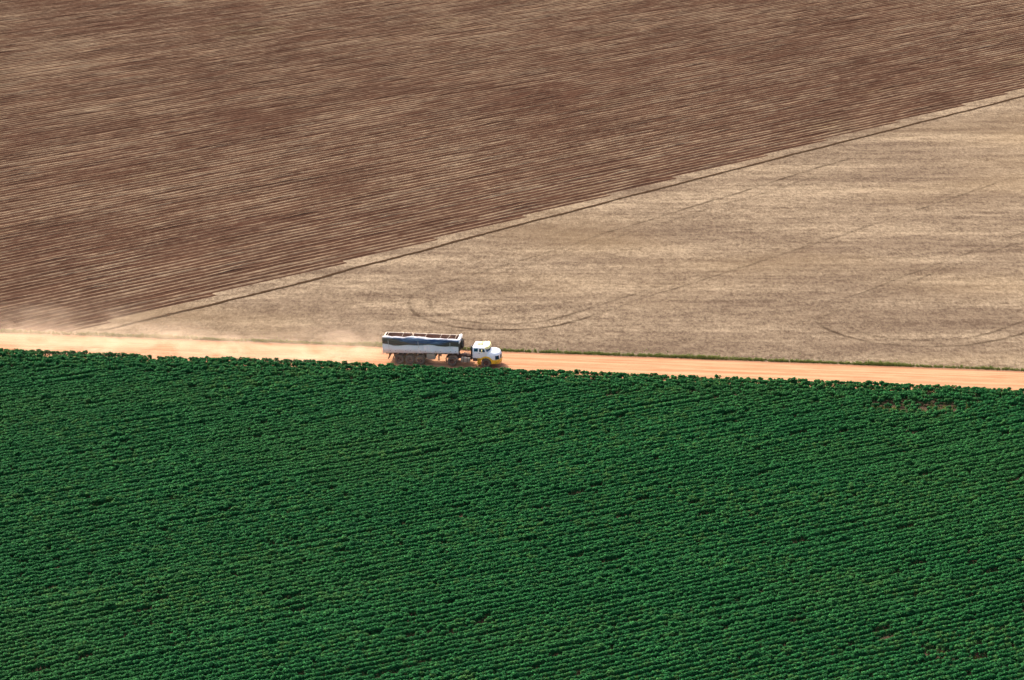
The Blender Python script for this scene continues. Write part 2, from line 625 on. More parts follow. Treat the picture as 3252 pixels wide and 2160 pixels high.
M_CROP = leaf_mat('crop_leaf', (0.0015, 0.030, 0.010), (0.026, 0.152, 0.036), (0.078, 0.142, 0.028), yamt=0.40)
M_GRASS = leaf_mat('grass_blade', (0.10, 0.135, 0.030), (0.24, 0.28, 0.075), (0.34, 0.30, 0.11))
M_STEM = paint('plant_stem', (0.10, 0.075, 0.035), 0.8, 0.2, amount=0.1)


def set_tint(me, vals):
    a = me.attributes.new('tint', 'FLOAT', 'POINT')
    a.data.foreach_set('value', vals)


def foliage_mesh(name, seed, n=180):
    """leaves of one plant: a ragged mound, longer along the row (x) than across it"""
    r = np.random.default_rng(seed)
    V, F, T = [], [], []
    knobs = [(r.uniform(-0.2, 0.2), r.uniform(-0.06, 0.06), r.uniform(-0.035, 0.035)) for _ in range(4)]
    for i in range(n):
        kx, ky, kz = knobs[r.integers(4)]
        a = r.uniform(0, 6.283)
        q = math.sqrt(r.uniform(0, 1))                       # 0 at the middle of the crown, 1 at its rim
        x = kx + 0.17 * q * math.cos(a)
        y = 0.3 * ky + 0.15 * q * math.sin(a)
        top = 0.92 + kz - 0.14 * q ** 4
        depth = r.exponential(0.10) if r.random() < 0.75 else r.uniform(0.0, 0.6)
        z = max(0.12, top - depth)
        out = np.array([math.cos(a) * q, math.sin(a) * q, 0.0])
        nrm = out * (0.5 + 2.0 * min(depth, 0.5)) + np.array([0, 0, 0.9]) + r.normal(0, 0.30, 3)
        nrm /= np.linalg.norm(nrm)
        c = np.array([x, y, z])
        u = np.cross(nrm, r.normal(0, 1, 3))
        u /= np.linalg.norm(u)
        w = np.cross(nrm, u)
        L = r.uniform(0.050, 0.088)
        Wd = L * r.uniform(0.75, 1.0)
        dr = nrm * L * 0.3
        b = len(V)
        V += [c - u * L, c + w * Wd - dr, c + u * L - dr * 0.5, c - w * Wd - dr]
        F += [(b, b + 1, b + 2), (b, b + 2, b + 3)]
        tv = r.uniform(0, 1) ** 1.6
        T += [tv] * 4
    me = mesh(name, V, F)
    set_tint(me, T)
    me.materials.append(M_CROP)
    return me


def stem_mesh(name, seed):
    r = np.random.default_rng(seed + 90)
    bm = bmesh.new()
    add_tube(bm, [(0, 0, -0.02), (0.01, 0.0, 0.35), (-0.01, 0.01, 0.78)], [0.014, 0.010, 0.004], 5)
    for k in range(4):
        a = r.uniform(0, 6.28)
        z0 = 0.2 + 0.12 * k
        add_tube(bm, [(0, 0, z0), (0.2 * math.cos(a), 0.2 * math.sin(a), z0 + 0.14)], [0.007, 0.003], 4)
    me = bm_done(bm, name)
    me.materials.append(M_STEM)
    return me


def grass_mesh(name, seed, n=26):
    r = np.random.default_rng(seed)
    V, F, T = [], [], []
    for i in range(n):
        a = r.uniform(0, 6.28)
        p = np.array([r.normal(0, 0.09), r.normal(0, 0.07), 0])
        L = r.uniform(0.22, 0.5)
        lean = r.uniform(0.05, 0.5)
        d = np.array([math.cos(a), math.sin(a), 0])
        sd = np.array([-d[1], d[0], 0]) * r.uniform(0.010, 0.02)
        p1 = p + d * lean * L * 0.4 + np.array([0, 0, L * 0.6])
        p2 = p + d * lean * L + np.array([0, 0, L])
        b = len(V)
        V += [p - sd, p + sd, p1 + sd * 0.8, p1 - sd * 0.8, p2]
        F += [(b, b + 1, b + 2, b + 3), (b + 3, b + 2, b + 4)]
        tv = r.uniform(0, 1)
        T += [tv * 0.6] * 2 + [tv] * 3
    me = mesh(name, V, F)
    set_tint(me, T)
    me.materials.append(M_GRASS)
    return me


NVAR = 10
crop_meshes = [foliage_mesh('crop_foliage', 100 + i) for i in range(NVAR)]
stem_meshes = [stem_mesh('crop_stem', i) for i in range(3)]
grass_meshes = [grass_mesh('grass_tuft', 300 + i) for i in range(5)]


def library(name, meshes):
    c = bpy.data.collections.new(name)
    for i, me in enumerate(meshes):
        o = bpy.data.objects.new('%s_%02d' % (name, i), me)
        c.objects.link(o)
    return c


def scatter(name, pts, rot, scl, idx, lib):
    me = bpy.data.meshes.new(name)
    me.from_pydata([tuple(p) for p in pts], [], [])
    a = me.attributes.new('rot', 'FLOAT_VECTOR', 'POINT')
    a.data.foreach_set('vector', np.asarray(rot, np.float32).ravel())
    a = me.attributes.new('scl', 'FLOAT_VECTOR', 'POINT')
    a.data.foreach_set('vector', np.asarray(scl, np.float32).ravel())
    a = me.attributes.new('idx', 'INT', 'POINT')
    a.data.foreach_set('value', np.asarray(idx, np.int32))
    o = new_obj(name, me)
    ng = bpy.data.node_groups.new(name, 'GeometryNodeTree')
    ng.interface.new_socket('Geometry', in_out='INPUT', socket_type='NodeSocketGeometry')
    ng.interface.new_socket('Geometry', in_out='OUTPUT', socket_type='NodeSocketGeometry')
    nd = ng.nodes
    gi, go = nd.new('NodeGroupInput'), nd.new('NodeGroupOutput')
    iop = nd.new('GeometryNodeInstanceOnPoints')
    ci = nd.new('GeometryNodeCollectionInfo')
    ci.inputs['Collection'].default_value = lib
    ci.inputs['Separate Children'].default_value = True
    ci.inputs['Reset Children'].default_value = True

    def attr(nm, ty):
        x = nd.new('GeometryNodeInputNamedAttribute')
        x.data_type = ty
        x.inputs['Name'].default_value = nm
        return x.outputs['Attribute']
    iop.inputs['Pick Instance'].default_value = True
    ng.links.new(gi.outputs[0], iop.inputs['Points'])
    ng.links.new(ci.outputs[0], iop.inputs['Instance'])
    ng.links.new(attr('idx', 'INT'), iop.inputs['Instance Index'])
    e2r = nd.new('FunctionNodeEulerToRotation')
    ng.links.new(attr('rot', 'FLOAT_VECTOR'), e2r.inputs[0])
    ng.links.new(e2r.outputs[0], iop.inputs['Rotation'])
    ng.links.new(attr('scl', 'FLOAT_VECTOR'), iop.inputs['Scale'])
    ng.links.new(iop.outputs[0], go.inputs[0])
    md = o.modifiers.new('scatter', 'NODES')
    md.node_group = ng
    return o


def vnoise(x, y, sc, seed):
    """cheap smooth value field in -1..1"""
    r = np.random.default_rng(seed)
    out = np.zeros_like(x)
    for k in range(7):
        a = r.uniform(0, 6.28)
        f = sc * r.uniform(0.6, 1.7)
        out += np.sin((x * math.cos(a) + y * math.sin(a)) * f + r.uniform(0, 6.28))
    return out / 4.0


EDGE_D = -ROAD_W - 0.35          # far edge of the crop, across the road


def in_view(x, y, m=9.0):
    return (np.abs(x) < 0.2336 * (y + 270) + m) & (y > -99)


BARE = [(44.2, -20.4, 6.5, 2.1), (36.2, -81.4, 1.6, 1.2), (39.8, -82.2, 0.9, 0.9)]


def thin(x, y):
    keep = np.ones(len(x), bool)
    for bx, by, rx, ry in BARE:
        d = ((x - bx) / rx) ** 2 + ((y - by) / ry) ** 2
        keep &= ~((d < 1.0) & (rng.random(len(x)) < 0.80 * np.clip(1.5 - d, 0, 1)))
    return keep


PX, PY, PS, PW = [], [], [], []
cc, cs = math.cos(CROP_A), math.sin(CROP_A)
HEAD = 5.2
ROWSP = 0.75
for j in range(-140, 96):
    t_ = j * ROWSP + rng.normal(0, 0.02)
    s = np.arange(-190, 150, 0.27)
    s = s + rng.normal(0, 0.05, len(s))
    tt = t_ + rng.normal(0, 0.018, len(s)) + 0.10 * np.sin(s * 0.06 + j * 0.02)
    x = s * cc - tt * cs
    y = s * cs + tt * cc
    dd = (x - RO.x) * RNV.x + (y - RO.y) * RNV.y
    keep = in_view(x, y) & (dd < EDGE_D - HEAD + rng.normal(0, 0.25))
    # gaps where the seed failed
    gap = np.zeros(len(s), bool)
    runt = np.ones(len(s))
    ng_ = rng.poisson(len(s) * 0.0085)
    for g0 in rng.integers(0, len(s), ng_):
        L_ = int(rng.choice([2, 2, 3, 3, 4, 6, 8]))
        if rng.random() < 0.4:
            gap[g0:g0 + min(L_, 3)] = True
        else:
            runt[g0:g0 + L_] = rng.uniform(0.45, 0.7)
    rowsz = 1.0 + 0.025 * rng.normal() + 0.055 * np.interp(s, np.arange(-190, 151, 5.0), rng.normal(0, 1, 69))
    rowsz = rowsz * runt
    keep &= ~gap
    keep &= thin(x, y)
    x, y, rowsz = x[keep], y[keep], rowsz[keep]
    PX.append(x); PY.append(y); PS.append(rowsz); PW.append(np.full(len(x), CROP_A))
for j in range(int(HEAD / 0.86)):
    d0 = EDGE_D - 0.25 - j * 0.86
    s = np.arange(-95, 95, 0.27)
    s = s + rng.normal(0, 0.10, len(s))
    d = d0 + rng.normal(0, 0.10, len(s)) + 0.18 * np.sin(s * 0.21 + j)
    x = RO.x + RD.x * s + RNV.x * d
    y = RO.y + RD.y * s + RNV.y * d
    gap = np.zeros(len(s), bool)
    for g0 in rng.integers(0, len(s), rng.poisson(len(s) * 0.018)):
        gap[g0:g0 + int(rng.choice([1, 2, 3, 4]))] = True
    keep = in_view(x, y) & ~gap & thin(x, y)
    x, y = x[keep], y[keep]
    PX.append(x); PY.append(y); PS.append(1.0 + 0.10 * rng.normal(0, 1, len(x)).clip(-1.5, 1.5)); PW.append(np.full(len(x), ROAD_A))
PX, PY, PS, PW = map(np.concatenate, (PX, PY, PS, PW))
N = len(PX)
PS = PS * (1.0 + 0.05 * vnoise(PX, PY, 0.30, 5) + 0.035 * rng.normal(0, 1, N)).clip(0.7, 1.25)
PS = np.where(rng.random(N) < 0.012, PS * rng.uniform(1.12, 1.3, N), PS)      # a few vigorous plants stand proud
ROT = np.stack([rng.normal(0, 0.08, N), rng.normal(0, 0.08, N), PW + rng.normal(0, 0.15, N) + math.pi * rng.integers(0, 2, N)], 1)
SCL = np.stack([PS * rng.uniform(0.9, 1.1, N), PS * rng.uniform(0.92, 1.15, N), PS * rng.uniform(0.95, 1.06, N)], 1)
IDX = rng.integers(0, NVAR, N)
PTS = np.stack([PX, PY, np.full(N, 0.0)], 1)
print('crop plants', N)

# the 300 plants nearest the camera are things of their own
infr = (np.abs(PX) < 0.2336 * (PY + 270) - 0.4) & (PY > -85.3)
dist = np.where(infr, PX ** 2 + (PY + 270) ** 2, 1e9)
near = np.argsort(dist)[:300]
for i in near:
    e = empty('crop_plant', PTS[i], ROT[i][2])
    e.scale = SCL[i]
    tag(e, 'leafy green crop plant in the closest rows along the bottom edge', 'plant', 'crop plants nearest the camera')
    new_obj('foliage', crop_meshes[IDX[i]], None, e)
    new_obj('stem', stem_meshes[IDX[i] % 3], None, e)
rest = np.ones(N, bool)
rest[near] = False
crop = scatter('crop_plants', PTS[rest], ROT[rest], SCL[rest], IDX[rest], library('crop_library', crop_meshes))
tag(crop, 'dense green crop growing in close rows below the dirt road', 'crop', kind='stuff')

# grass verge along the far side of the road
n = 6200
s = rng.uniform(-70, 72, n)
d = 0.42 + np.abs(rng.normal(0, 0.28, n)) * (1 + 0.9 * (vnoise(s, s * 0, 0.5, 8) > 0.6))
dens = 0.62 + 0.45 * vnoise(s, s * 0, 0.16, 21) + 0.25 * vnoise(s, s * 0, 0.8, 22)
dens = np.where(s < -48, dens - 0.25, dens)
keep = rng.random(n) < dens.clip(0.12, 1)
far = rng.random(n) < 0.05
d = np.where(far, d + rng.exponential(0.9, n), d)
s, d = s[keep], d[keep]
n = len(s)
gx = RO.x + RD.x * s + RNV.x * d
gy = RO.y + RD.y * s + RNV.y * d
gs = (0.62 + 0.26 * vnoise(s, s * 0, 0.4, 31) + 0.12 * rng.normal(0, 1, n)).clip(0.4, 1.35)
gs = np.where(d > 1.3, gs * 0.55, gs)
verge = scatter('grass_verge', np.stack([gx, gy, np.full(n, 0.01)], 1), np.stack([np.zeros(n), np.zeros(n), rng.uniform(0, 6.28, n)], 1),
                np.stack([gs * 1.15, gs * 1.15, gs], 1), rng.integers(0, 5, n), library('grass_library', grass_meshes))
tag(verge, 'thin strip of green grass along the far side of the road', 'grass', kind='stuff')

# weeds in the bare patches of the crop
wx, wy = [], []
for bx, by, rx, ry in BARE:
    k = int(26 * rx * ry)
    wx += list(bx + rng.uniform(-rx, rx, k)); wy += list(by + rng.uniform(-ry, ry, k))
n = len(wx)
ws = rng.uniform(0.5, 0.95, n)
weeds = scatter('weeds', np.stack([wx, wy, np.full(n, 0.01)], 1), np.stack([np.zeros(n), np.zeros(n), rng.uniform(0, 6.28, n)], 1),
                np.stack([ws, ws, ws * 0.8], 1), rng.integers(0, 5, n), bpy.data.collections['grass_library'])
tag(weeds, 'low weeds in the brown bare patches of the green crop', 'weeds', kind='stuff')

# ------------------------------------------------------------------ the lorry
M_WHITE = paint('white_paint', (0.87, 0.87, 0.86), 0.35, 0.5, amount=0.06, coat=0.3)
M_YELLOW = paint('yellow_paint', (0.80, 0.44, 0.02), 0.35, 0.5, amount=0.08, coat=0.3)
M_CREAM = paint('cream_yellow_plastic', (0.80, 0.68, 0.30), 0.45, 0.4, amount=0.05)
M_FRAME = paint('dirty_chassis', (0.055, 0.030, 0.022), 0.8, 0.2, (0.30, 0.15, 0.08), 0.45, 4.0)
M_BLACK = paint('black_metal', (0.012, 0.014, 0.022), 0.5, 0.3, amount=0.08)
M_TYRE = paint('dusty_rubber', (0.125, 0.10, 0.075), 0.9, 0.1, (0.19, 0.13, 0.085), 0.3, 2.0)
M_RIM = paint('dusty_rim', (0.11, 0.052, 0.036), 0.7, 0.3, (0.24, 0.13, 0.08), 0.3, 6.0)
M_GUARD = paint('dusty_mudguard', (0.32, 0.22, 0.14), 0.7, 0.3, (0.42, 0.25, 0.14), 0.4, 4.0)
M_BOX = paint('dusty_grey_box', (0.30, 0.27, 0.20), 0.6, 0.3, (0.36, 0.22, 0.13), 0.35, 3.0)
M_LINING = paint('worn_brown_boards', (0.20, 0.105, 0.072), 0.85, 0.2, (0.30, 0.18, 0.11), 0.4, 1.6)
M_RAIL = paint('cream_rail', (0.66, 0.58, 0.46), 0.6, 0.3, (0.5, 0.33, 0.2), 0.25, 3.0)
M_ROPE = paint('pale_rope', (0.68, 0.66, 0.60), 0.9, 0.1, amount=0.1)
M_HEAD = paint('weathered_grey_board', (0.105, 0.10, 0.075), 0.8, 0.2, (0.2, 0.14, 0.09), 0.3, 3.0)
M_AXLE = M_FRAME


def glass_mat():
    t = NT('tinted_glass')
    t.surf((0.010, 0.045, 0.085), 0.08, 0.6)
    return t.m


def panel_mat():
    """white board sides with orange road dust thrown up along the lower edge"""
    t = NT('dusty_white_board')
    c = t.coord()
    sep = t.n('ShaderNodeSeparateXYZ')
    t.put(sep.inputs[0], c)
    n = t.noise(t.scale(c, (1.2, 1.2, 2.5)), 1.0, 5.0, 0.65)
    st = t.noise(t.scale(c, (9, 9, 0.6)), 1.0, 4.0, 0.7)
    z = t.math('ADD', sep.outputs[2], t.math('MULTIPLY', t.math('SUBTRACT', n, 0.5), 0.8))
    m = t.mapr(z, 1.95, 1.40, 0.0, 0.55)
    m2 = t.mapr(st, 0.62, 0.85, 0.0, 0.25)
    col = t.mix(m, (0.88, 0.87, 0.85), (0.62, 0.36, 0.19))
    col = t.mix(m2, col, (0.48, 0.40, 0.33))
    t.surf(col, 0.5, 0.4)
    return t.m


def tarp_mat():
    """canvas with a blue face and an olive turned-over hem"""
    t = NT('tarpaulin_canvas')
    uv = t.coord('UV')
    c = t.coord()
    sep = t.n('ShaderNodeSeparateXYZ')
    t.put(sep.inputs[0], uv)
    u, v = sep.outputs[0], sep.outputs[1]
    n = t.noise(t.scale(c, (0.5, 0.9, 1.6)), 1.0, 4.0, 0.6)
    # blue from one third to nearly the front, pinched to a point at the rear
    top = t.mapr(u, 0.08, 0.45, 0.10, 0.62)
    top = t.math('SUBTRACT', top, t.mapr(u, 0.70, 1.0, 0.0, 0.42))
    n3 = t.noise(t.scale(c, (0.45, 1.0, 5.0), 0.0), 1.0, 4.0, 0.65, 0.8)
    a = t.math('ADD', top, t.math('MULTIPLY', t.math('SUBTRACT', n, 0.5), 0.5))
    a = t.math('SUBTRACT', t.math('ADD', a, t.math('MULTIPLY', t.math('SUBTRACT', n3, 0.5), 0.7)), t.math('SUBTRACT', v, 0.30))
    blue = t.mapr(a, -0.08, 0.22)
    bcol = t.mix(t.mapr(n3, 0.35, 0.65), (0.016, 0.055, 0.135), (0.14, 0.20, 0.28))
    pale = t.mapr(t.math('ADD', v, t.math('MULTIPLY', t.math('SUBTRACT', n3, 0.5), 0.3)), 0.38, 0.14, 0.0, 0.85)
    bcol = t.mix(pale, bcol, (0.52, 0.49, 0.48))
    ocol = t.mix(t.noise(t.scale(c, (0.7, 1, 3.0)), 1.0, 4), (0.055, 0.052, 0.038), (0.13, 0.117, 0.085))
    rear = t.mapr(t.math('ADD', v, t.math('MULTIPLY', u, 1.0)), 0.50, 0.36)
    ocol = t.mix(rear, ocol, (0.30, 0.235, 0.15))
    st = t.noise(t.scale(c, (0.5, 1, 12.0)), 1.0, 4, 0.7)
    col = t.mix(blue, ocol, bcol)
    col = t.mix(t.mapr(st, 0.55, 0.8, 0, 0.3), col, (0.30, 0.25, 0.18))
    t.surf(col, 0.75, 0.25, t.bump(t.math('ADD', st, n3), 0.6, 0.12))
    return t.m


M_GLASS, M_PANEL, M_TARP = glass_mat(), panel_mat(), tarp_mat()

# shared frame: x forward (metres from the tail reference), y to the far side, near side at y = -1.25
TRUCK_RZ = R(-7.8)
cz, sz = math.cos(TRUCK_RZ), math.sin(TRUCK_RZ)
FW_X = 13.5                                  # front axle
gx0, gy0 = -3.0, -5.72                      # front near wheel on the ground
TLOC = Vector((gx0 - (FW_X * cz - (-1.25) * sz), gy0 - (FW_X * sz + (-1.25) * cz), 0.06))
tractor = empty('truck_tractor', TLOC, TRUCK_RZ)
tag(tractor, 'white bonneted truck tractor with yellow bumper driving on the orange dirt road', 'truck')
trailer = empty('semi_trailer', TLOC, TRUCK_RZ)
tag(trailer, 'white open-topped semi-trailer with brown interior behind the white truck', 'trailer')
tarp_root = empty('tarpaulin', TLOC, TRUCK_RZ)
tag(tarp_root, 'blue and olive tarpaulin roped over the near side of the trailer', 'tarpaulin')

TY_PROF = [(0.30, -0.13), (0.42, -0.145), (0.50, -0.135), (0.535, -0.115), (0.545, -0.06), (0.545, 0.06), (0.535, 0.115), (0.50, 0.135), (0.42, 0.145), (0.30, 0.13)]
RIM_PROF = [(0.0, -0.035), (0.09, -0.05), (0.11, -0.015), (0.19, 0.0), (0.26, -0.06), (0.305, -0.125), (0.318, -0.125), (0.318, 0.12), (0.30, 0.12), (0.0, 0.05)]
HUB_PROF = [(0.0, -0.16), (0.07, -0.16), (0.09, -0.13), (0.10, -0.02), (0.0, -0.02)]


def tyre_mesh():
    me = lathe_mesh('tyre', TY_PROF, 40)
    bm = bmesh.new()
    bm.from_mesh(me)
    for k in range(40):                         # tread lugs
        a = 2 * math.pi * (k + 0.5) / 40
        for y0, y1 in ((-0.115, -0.02), (0.02, 0.115)):
            r = bmesh.ops.create_cube(bm, size=1.0)
            mt = Matrix.Rotation(-a, 4, 'Y') @ Matrix.Translation((0.548, (y0 + y1) / 2, 0)) @ Matrix.Diagonal((0.024, y1 - y0, 0.05, 1))
            bmesh.ops.transform(bm, matrix=mt, verts=r['verts'])
    bm.to_mesh(me)
    bm.free()
    return me


def rim_mesh():
    me = lathe_mesh('rim', RIM_PROF, 32)
    bm = bmesh.new()
    bm.from_mesh(me)
    for k in range(10):                         # wheel nuts
        a = 2 * math.pi * k / 10
        r = bmesh.ops.create_cone(bm, cap_ends=True, segments=6, radius1=0.016, radius2=0.014, depth=0.04)
        bmesh.ops.transform(bm, matrix=Matrix.Translation((0.15 * math.cos(a), -0.03, 0.15 * math.sin(a))) @ Matrix.Rotation(math.pi / 2, 4, 'X'), verts=r['verts'])
    bm.to_mesh(me)
    bm.free()
    return me


ME_TYRE, ME_RIM, ME_HUB = tyre_mesh(), rim_mesh(), lathe_mesh('hub', HUB_PROF, 20)
for me, m in ((ME_TYRE, M_TYRE), (ME_RIM, M_RIM), (ME_HUB, M_RIM)):
    me.materials.append(m)


def wheel(parent, x, y, side, dual=False, z=0.56):
    w = bpy.data.objects.new('wheel', None)
    COL.objects.link(w)
    w.parent = parent
    w.location = (x, y, z)
    w.rotation_euler = (0, 0, 0 if side < 0 else math.pi)
    new_obj('tyre', ME_TYRE, None, w)
    new_obj('rim', ME_RIM, None, w)
    new_obj('hub', ME_HUB, None, w)
    if dual:
        t2 = new_obj('tyre', ME_TYRE, None, w)
        t2.location = (0, 0.33, 0)
    return w


# ---- trailer
X0, X1 = 1.45, 10.25
ZF, ZT = 1.46, 3.0
for side in (-1, 1):
    for x in (3.33, 4.55, 5.77):
        wheel(trailer, x, side * 1.09, side, True)
for x in (3.33, 4.55, 5.77):
    tube_part('axle', [(x, -1.0, 0.56), (x, 1.0, 0.56)], 0.07, M_FRAME, trailer)
for side in (-1, 1):
    box_part('chassis_rail', (1.7, 10.1, side * 0.5 - 0.06, side * 0.5 + 0.06, 1.08, 1.36), M_FRAME, trailer)
    box_part('suspension_beam', (2.75, 6.35, side * 0.72 - 0.06, side * 0.72 + 0.06, 0.72, 0.98), M_FRAME, trailer)
    for x in (2.72, 3.94, 5.16, 6.38):
        prism_part('spring_hanger', [(x - 0.12, 1.36), (x + 0.12, 1.36), (x + 0.06, 0.72), (x - 0.06, 0.72)], side * 0.72 - 0.09, side * 0.72 + 0.09, M_FRAME, trailer)
for k in range(13):
    x = X0 + 0.35 + k * 0.68
    box_part('cross_member', (x - 0.04, x + 0.04, -1.16, 1.16, 1.36, 1.453), M_FRAME, trailer, 0.004)
NB = 8
for k in range(NB):
    y0 = -1.18 + 2.36 * k / NB
    box_part('floor_board', (X0, X1, y0 + 0.004, y0 + 2.36 / NB - 0.004, ZF, ZF + 0.05), M_LINING, trailer, 0.004)
NP = 15
pw = (X1 - X0) / NP
for side in (-1, 1):
    box_part('wall_lining', (X0 + 0.02, X1 - 0.02, side * 1.20 - 0.015, side * 1.20 + 0.015, ZF + 0.055, ZT - 0.03), M_LINING, trailer, 0.003)
    for k in range(NP):
        xa = X0 + k * pw
        box_part('side_panel', (xa + 0.012, xa + pw - 0.012, min(side * 1.22, side * 1.25), max(side * 1.22, side * 1.25), ZF - 0.02 + rng.uniform(-0.008, 0.008), ZT - 0.05), M_PANEL, trailer, 0.006)
    for k in range(NP + 1):
        xa = X0 + k * pw
        wd = 0.05 if k not in (0, 5, 10, NP) else 0.075
        box_part('stake', (xa - wd / 2, xa + wd / 2, min(side * 1.222, side * 1.272), max(side * 1.222, side * 1.272), ZF - 0.13, ZT - 0.04), M_PANEL, trailer, 0.006)
    for k in range(NP):
        if (k * 7) % 3:
            xa = X0 + (k + 0.5) * pw
            box_part('tie_hook', (xa - 0.06, xa + 0.06, min(side * 1.25, side * 1.275), max(side * 1.25, side * 1.275), 1.68, 1.71), M_FRAME, trailer, 0.003)
    box_part('top_rail', (X0 - 0.03, X1 + 0.03, side * 1.235 - 0.035, side * 1.235 + 0.035, ZT - 0.04, ZT + 0.025), M_RAIL, trailer, 0.01)
# tail gate
for k in range(4):
    y0 = -1.24 + k * 0.62
    box_part('tailgate_panel', (X0 - 0.04, X0 - 0.005, y0 + 0.01, y0 + 0.61, ZF - 0.02, ZT - 0.05), M_PANEL, trailer, 0.006)
box_part('tail_rail', (X0 - 0.06, X0 + 0.05, -1.18, 1.18, ZT - 0.03, ZT + 0.04), M_RAIL, trailer, 0.01)
box_part('tail_lining', (X0 + 0.0, X0 + 0.02, -1.18, 1.18, ZF + 0.055, ZT - 0.04), M_LINING, trailer, 0.003)
# head board: weathered grey below, a wide white cap on top
box_part('head_lining', (X1 - 0.03, X1 - 0.003, -1.18, 1.18, ZF + 0.055, ZT - 0.04), M_BLACK, trailer, 0.003)
for k in range(4):
    y0 = -1.24 + k * 0.62
    box_part('head_panel', (X1, X1 + 0.05, y0 + 0.008, y0 + 0.612, ZF - 0.06, ZT - 0.25), M_HEAD, trailer, 0.006)
prism_part('head_cap', [(X1 - 0.20, ZT + 0.03), (X1 - 0.12, ZT + 0.13), (X1 + 0.04, ZT + 0.16), (X1 + 0.14, ZT + 0.08), (X1 + 0.155, ZT - 0.27), (X1 + 0.055, ZT - 0.27), (X1 + 0.055, ZT - 0.03)], -1.27, 1.27, M_WHITE, trailer, 0.02)
for y in (-0.95, -0.32, 0.32, 0.95):
    box_part('head_stake', (X1 + 0.052, X1 + 0.10, y - 0.035, y + 0.035, ZF - 0.06, ZT - 0.28), M_HEAD, trailer, 0.005)
# spare wheels carried against the head board
for y, z in ((0.55, 2.10), (-0.62, 1.98)):
    if y > 0:
        w = bpy.data.objects.new('spare_wheel', None)
        COL.objects.link(w)
        w.parent = trailer
        w.location = (X1 + 0.26, y, z)
        w.rotation_euler = (0, 0, R(90))
        new_obj('tyre', ME_TYRE, None, w)
        new_obj('rim', ME_RIM, None, w)
for y in (-0.15, 0.1):
    tube_part('air_hose', [(X1 + 0.1, y, 1.75), (X1 + 0.45, y, 1.55), (X1 + 0.95, y * 0.6, 1.35), (X1 + 1.45, y * 0.3, 1.5)], 0.022, M_FRAME, trailer)
# hoops over the open top
HOOPS = [(1.78, 0.10, 0.0), (3.55, 0.12, 0.0), (6.27, 0.12, 0.0), (8.02, 0.12, 0.0), (8.78, 0.14, 0.22), (9.78, 0.10, 0.0), (4.48, 0.12, 0.10), (4.86, 0.14, -0.42)]
for x, rise, bend in HOOPS:
    pts = []
    for k in range(13):
        f = k / 12
        y = -1.22 + 2.44 * f
        arch = math.sin(math.pi * f) ** 0.55
        pts.append((x + bend * (f - 0.1) + (0.16 if bend else 0) * math.sin(math.pi * f) * (1 if bend > 0 else 1), y, ZT + 0.02 + rise * arch))
    tube_part('hoop', pts, 0.018, M_RAIL, trailer, 8)
# under-run pieces
box_part('tool_box', (6.55, 7.55, -1.18, -0.62, 0.66, 1.32), M_BOX, trailer, 0.02)
for side in (-1, 1):
    box_part('landing_leg', (7.85, 7.99, side * 0.72 - 0.07, side * 0.72 + 0.07, 0.58, 1.36), M_FRAME, trailer, 0.01)
    box_part('landing_foot', (7.80, 8.04, side * 0.72 - 0.12, side * 0.72 + 0.12, 0.52, 0.577), M_FRAME, trailer, 0.01)
    prism_part('landing_brace', [(8.0, 1.36), (8.36, 1.36), (8.28, 1.18), (8.0, 0.95)], side * 0.72 - 0.05, side * 0.72 + 0.05, M_FRAME, trailer)
tube_part('landing_crank', [(7.92, -0.78, 1.0), (7.92, -1.15, 1.0), (7.92, -1.15, 0.72)], 0.018, M_RAIL, trailer)
tube_part('air_tank', [(7.62, -1.0, 1.12), (7.62, -0.4, 1.12)], 0.13, M_FRAME, trailer, 14)


def arc_band(name, cx, cz_, r0, r1, a0, a1, y0, y1, mat, parent, n=14):
    V, F = [], []
    for k in range(n + 1):
        a = R(a0 + (a1 - a0) * k / n)
        for r in (r0, r1):
            for y in (y0, y1):
                V.append((cx + r * math.cos(a), y, cz_ + r * math.sin(a)))
    for k in range(n):
        b = 4 * k
        for p, q in ((0, 1), (1, 3), (3, 2), (2, 0)):
            F.append((b + p, b + q, b + 4 + q, b + 4 + p))
    F += [(0, 2, 3, 1), (4 * n, 4 * n + 1, 4 * n + 3, 4 * n + 2)]
    bm = bmesh.new()
    m0 = mesh('tmp', V, F)
    bm.from_mesh(m0)
    bpy.data.meshes.remove(m0)
    return new_obj(name, bm_done(bm, name, True), mat, parent)


for side in (-1, 1):
    ya, yb = (-1.26, -0.62) if side < 0 else (0.62, 1.26)
    arc_band('mudguard', 3.33, 0.56, 0.64, 0.665, 95, 165, ya, yb, M_GUARD, trailer)
    arc_band('mudguard', 5.77, 0.56, 0.64, 0.665, 8, 72, ya, yb, M_GUARD, trailer)
    box_part('mud_flap', (2.60, 2.63, ya, yb, 0.36, 0.86), M_BLACK, trailer, 0.004, ('Y', 8))
    prism_part('bumper_hanger', [(2.35, 1.36), (2.15, 1.36), (2.02, 0.72), (2.10, 0.72)], side * 0.95 - 0.04, side * 0.95 + 0.04, M_FRAME, trailer)
box_part('rear_bumper', (2.0, 2.1, -1.15, 1.15, 0.64, 0.76), M_FRAME, trailer, 0.012)
for y in (-1.05, 1.05):
    box_part('tail_lamp', (X0 - 0.09, X0 - 0.042, y - 0.12, y + 0.12, 1.30, 1.42), paint('red_lamp', (0.4, 0.02, 0.015), 0.3, 0.5), trailer, 0.01)

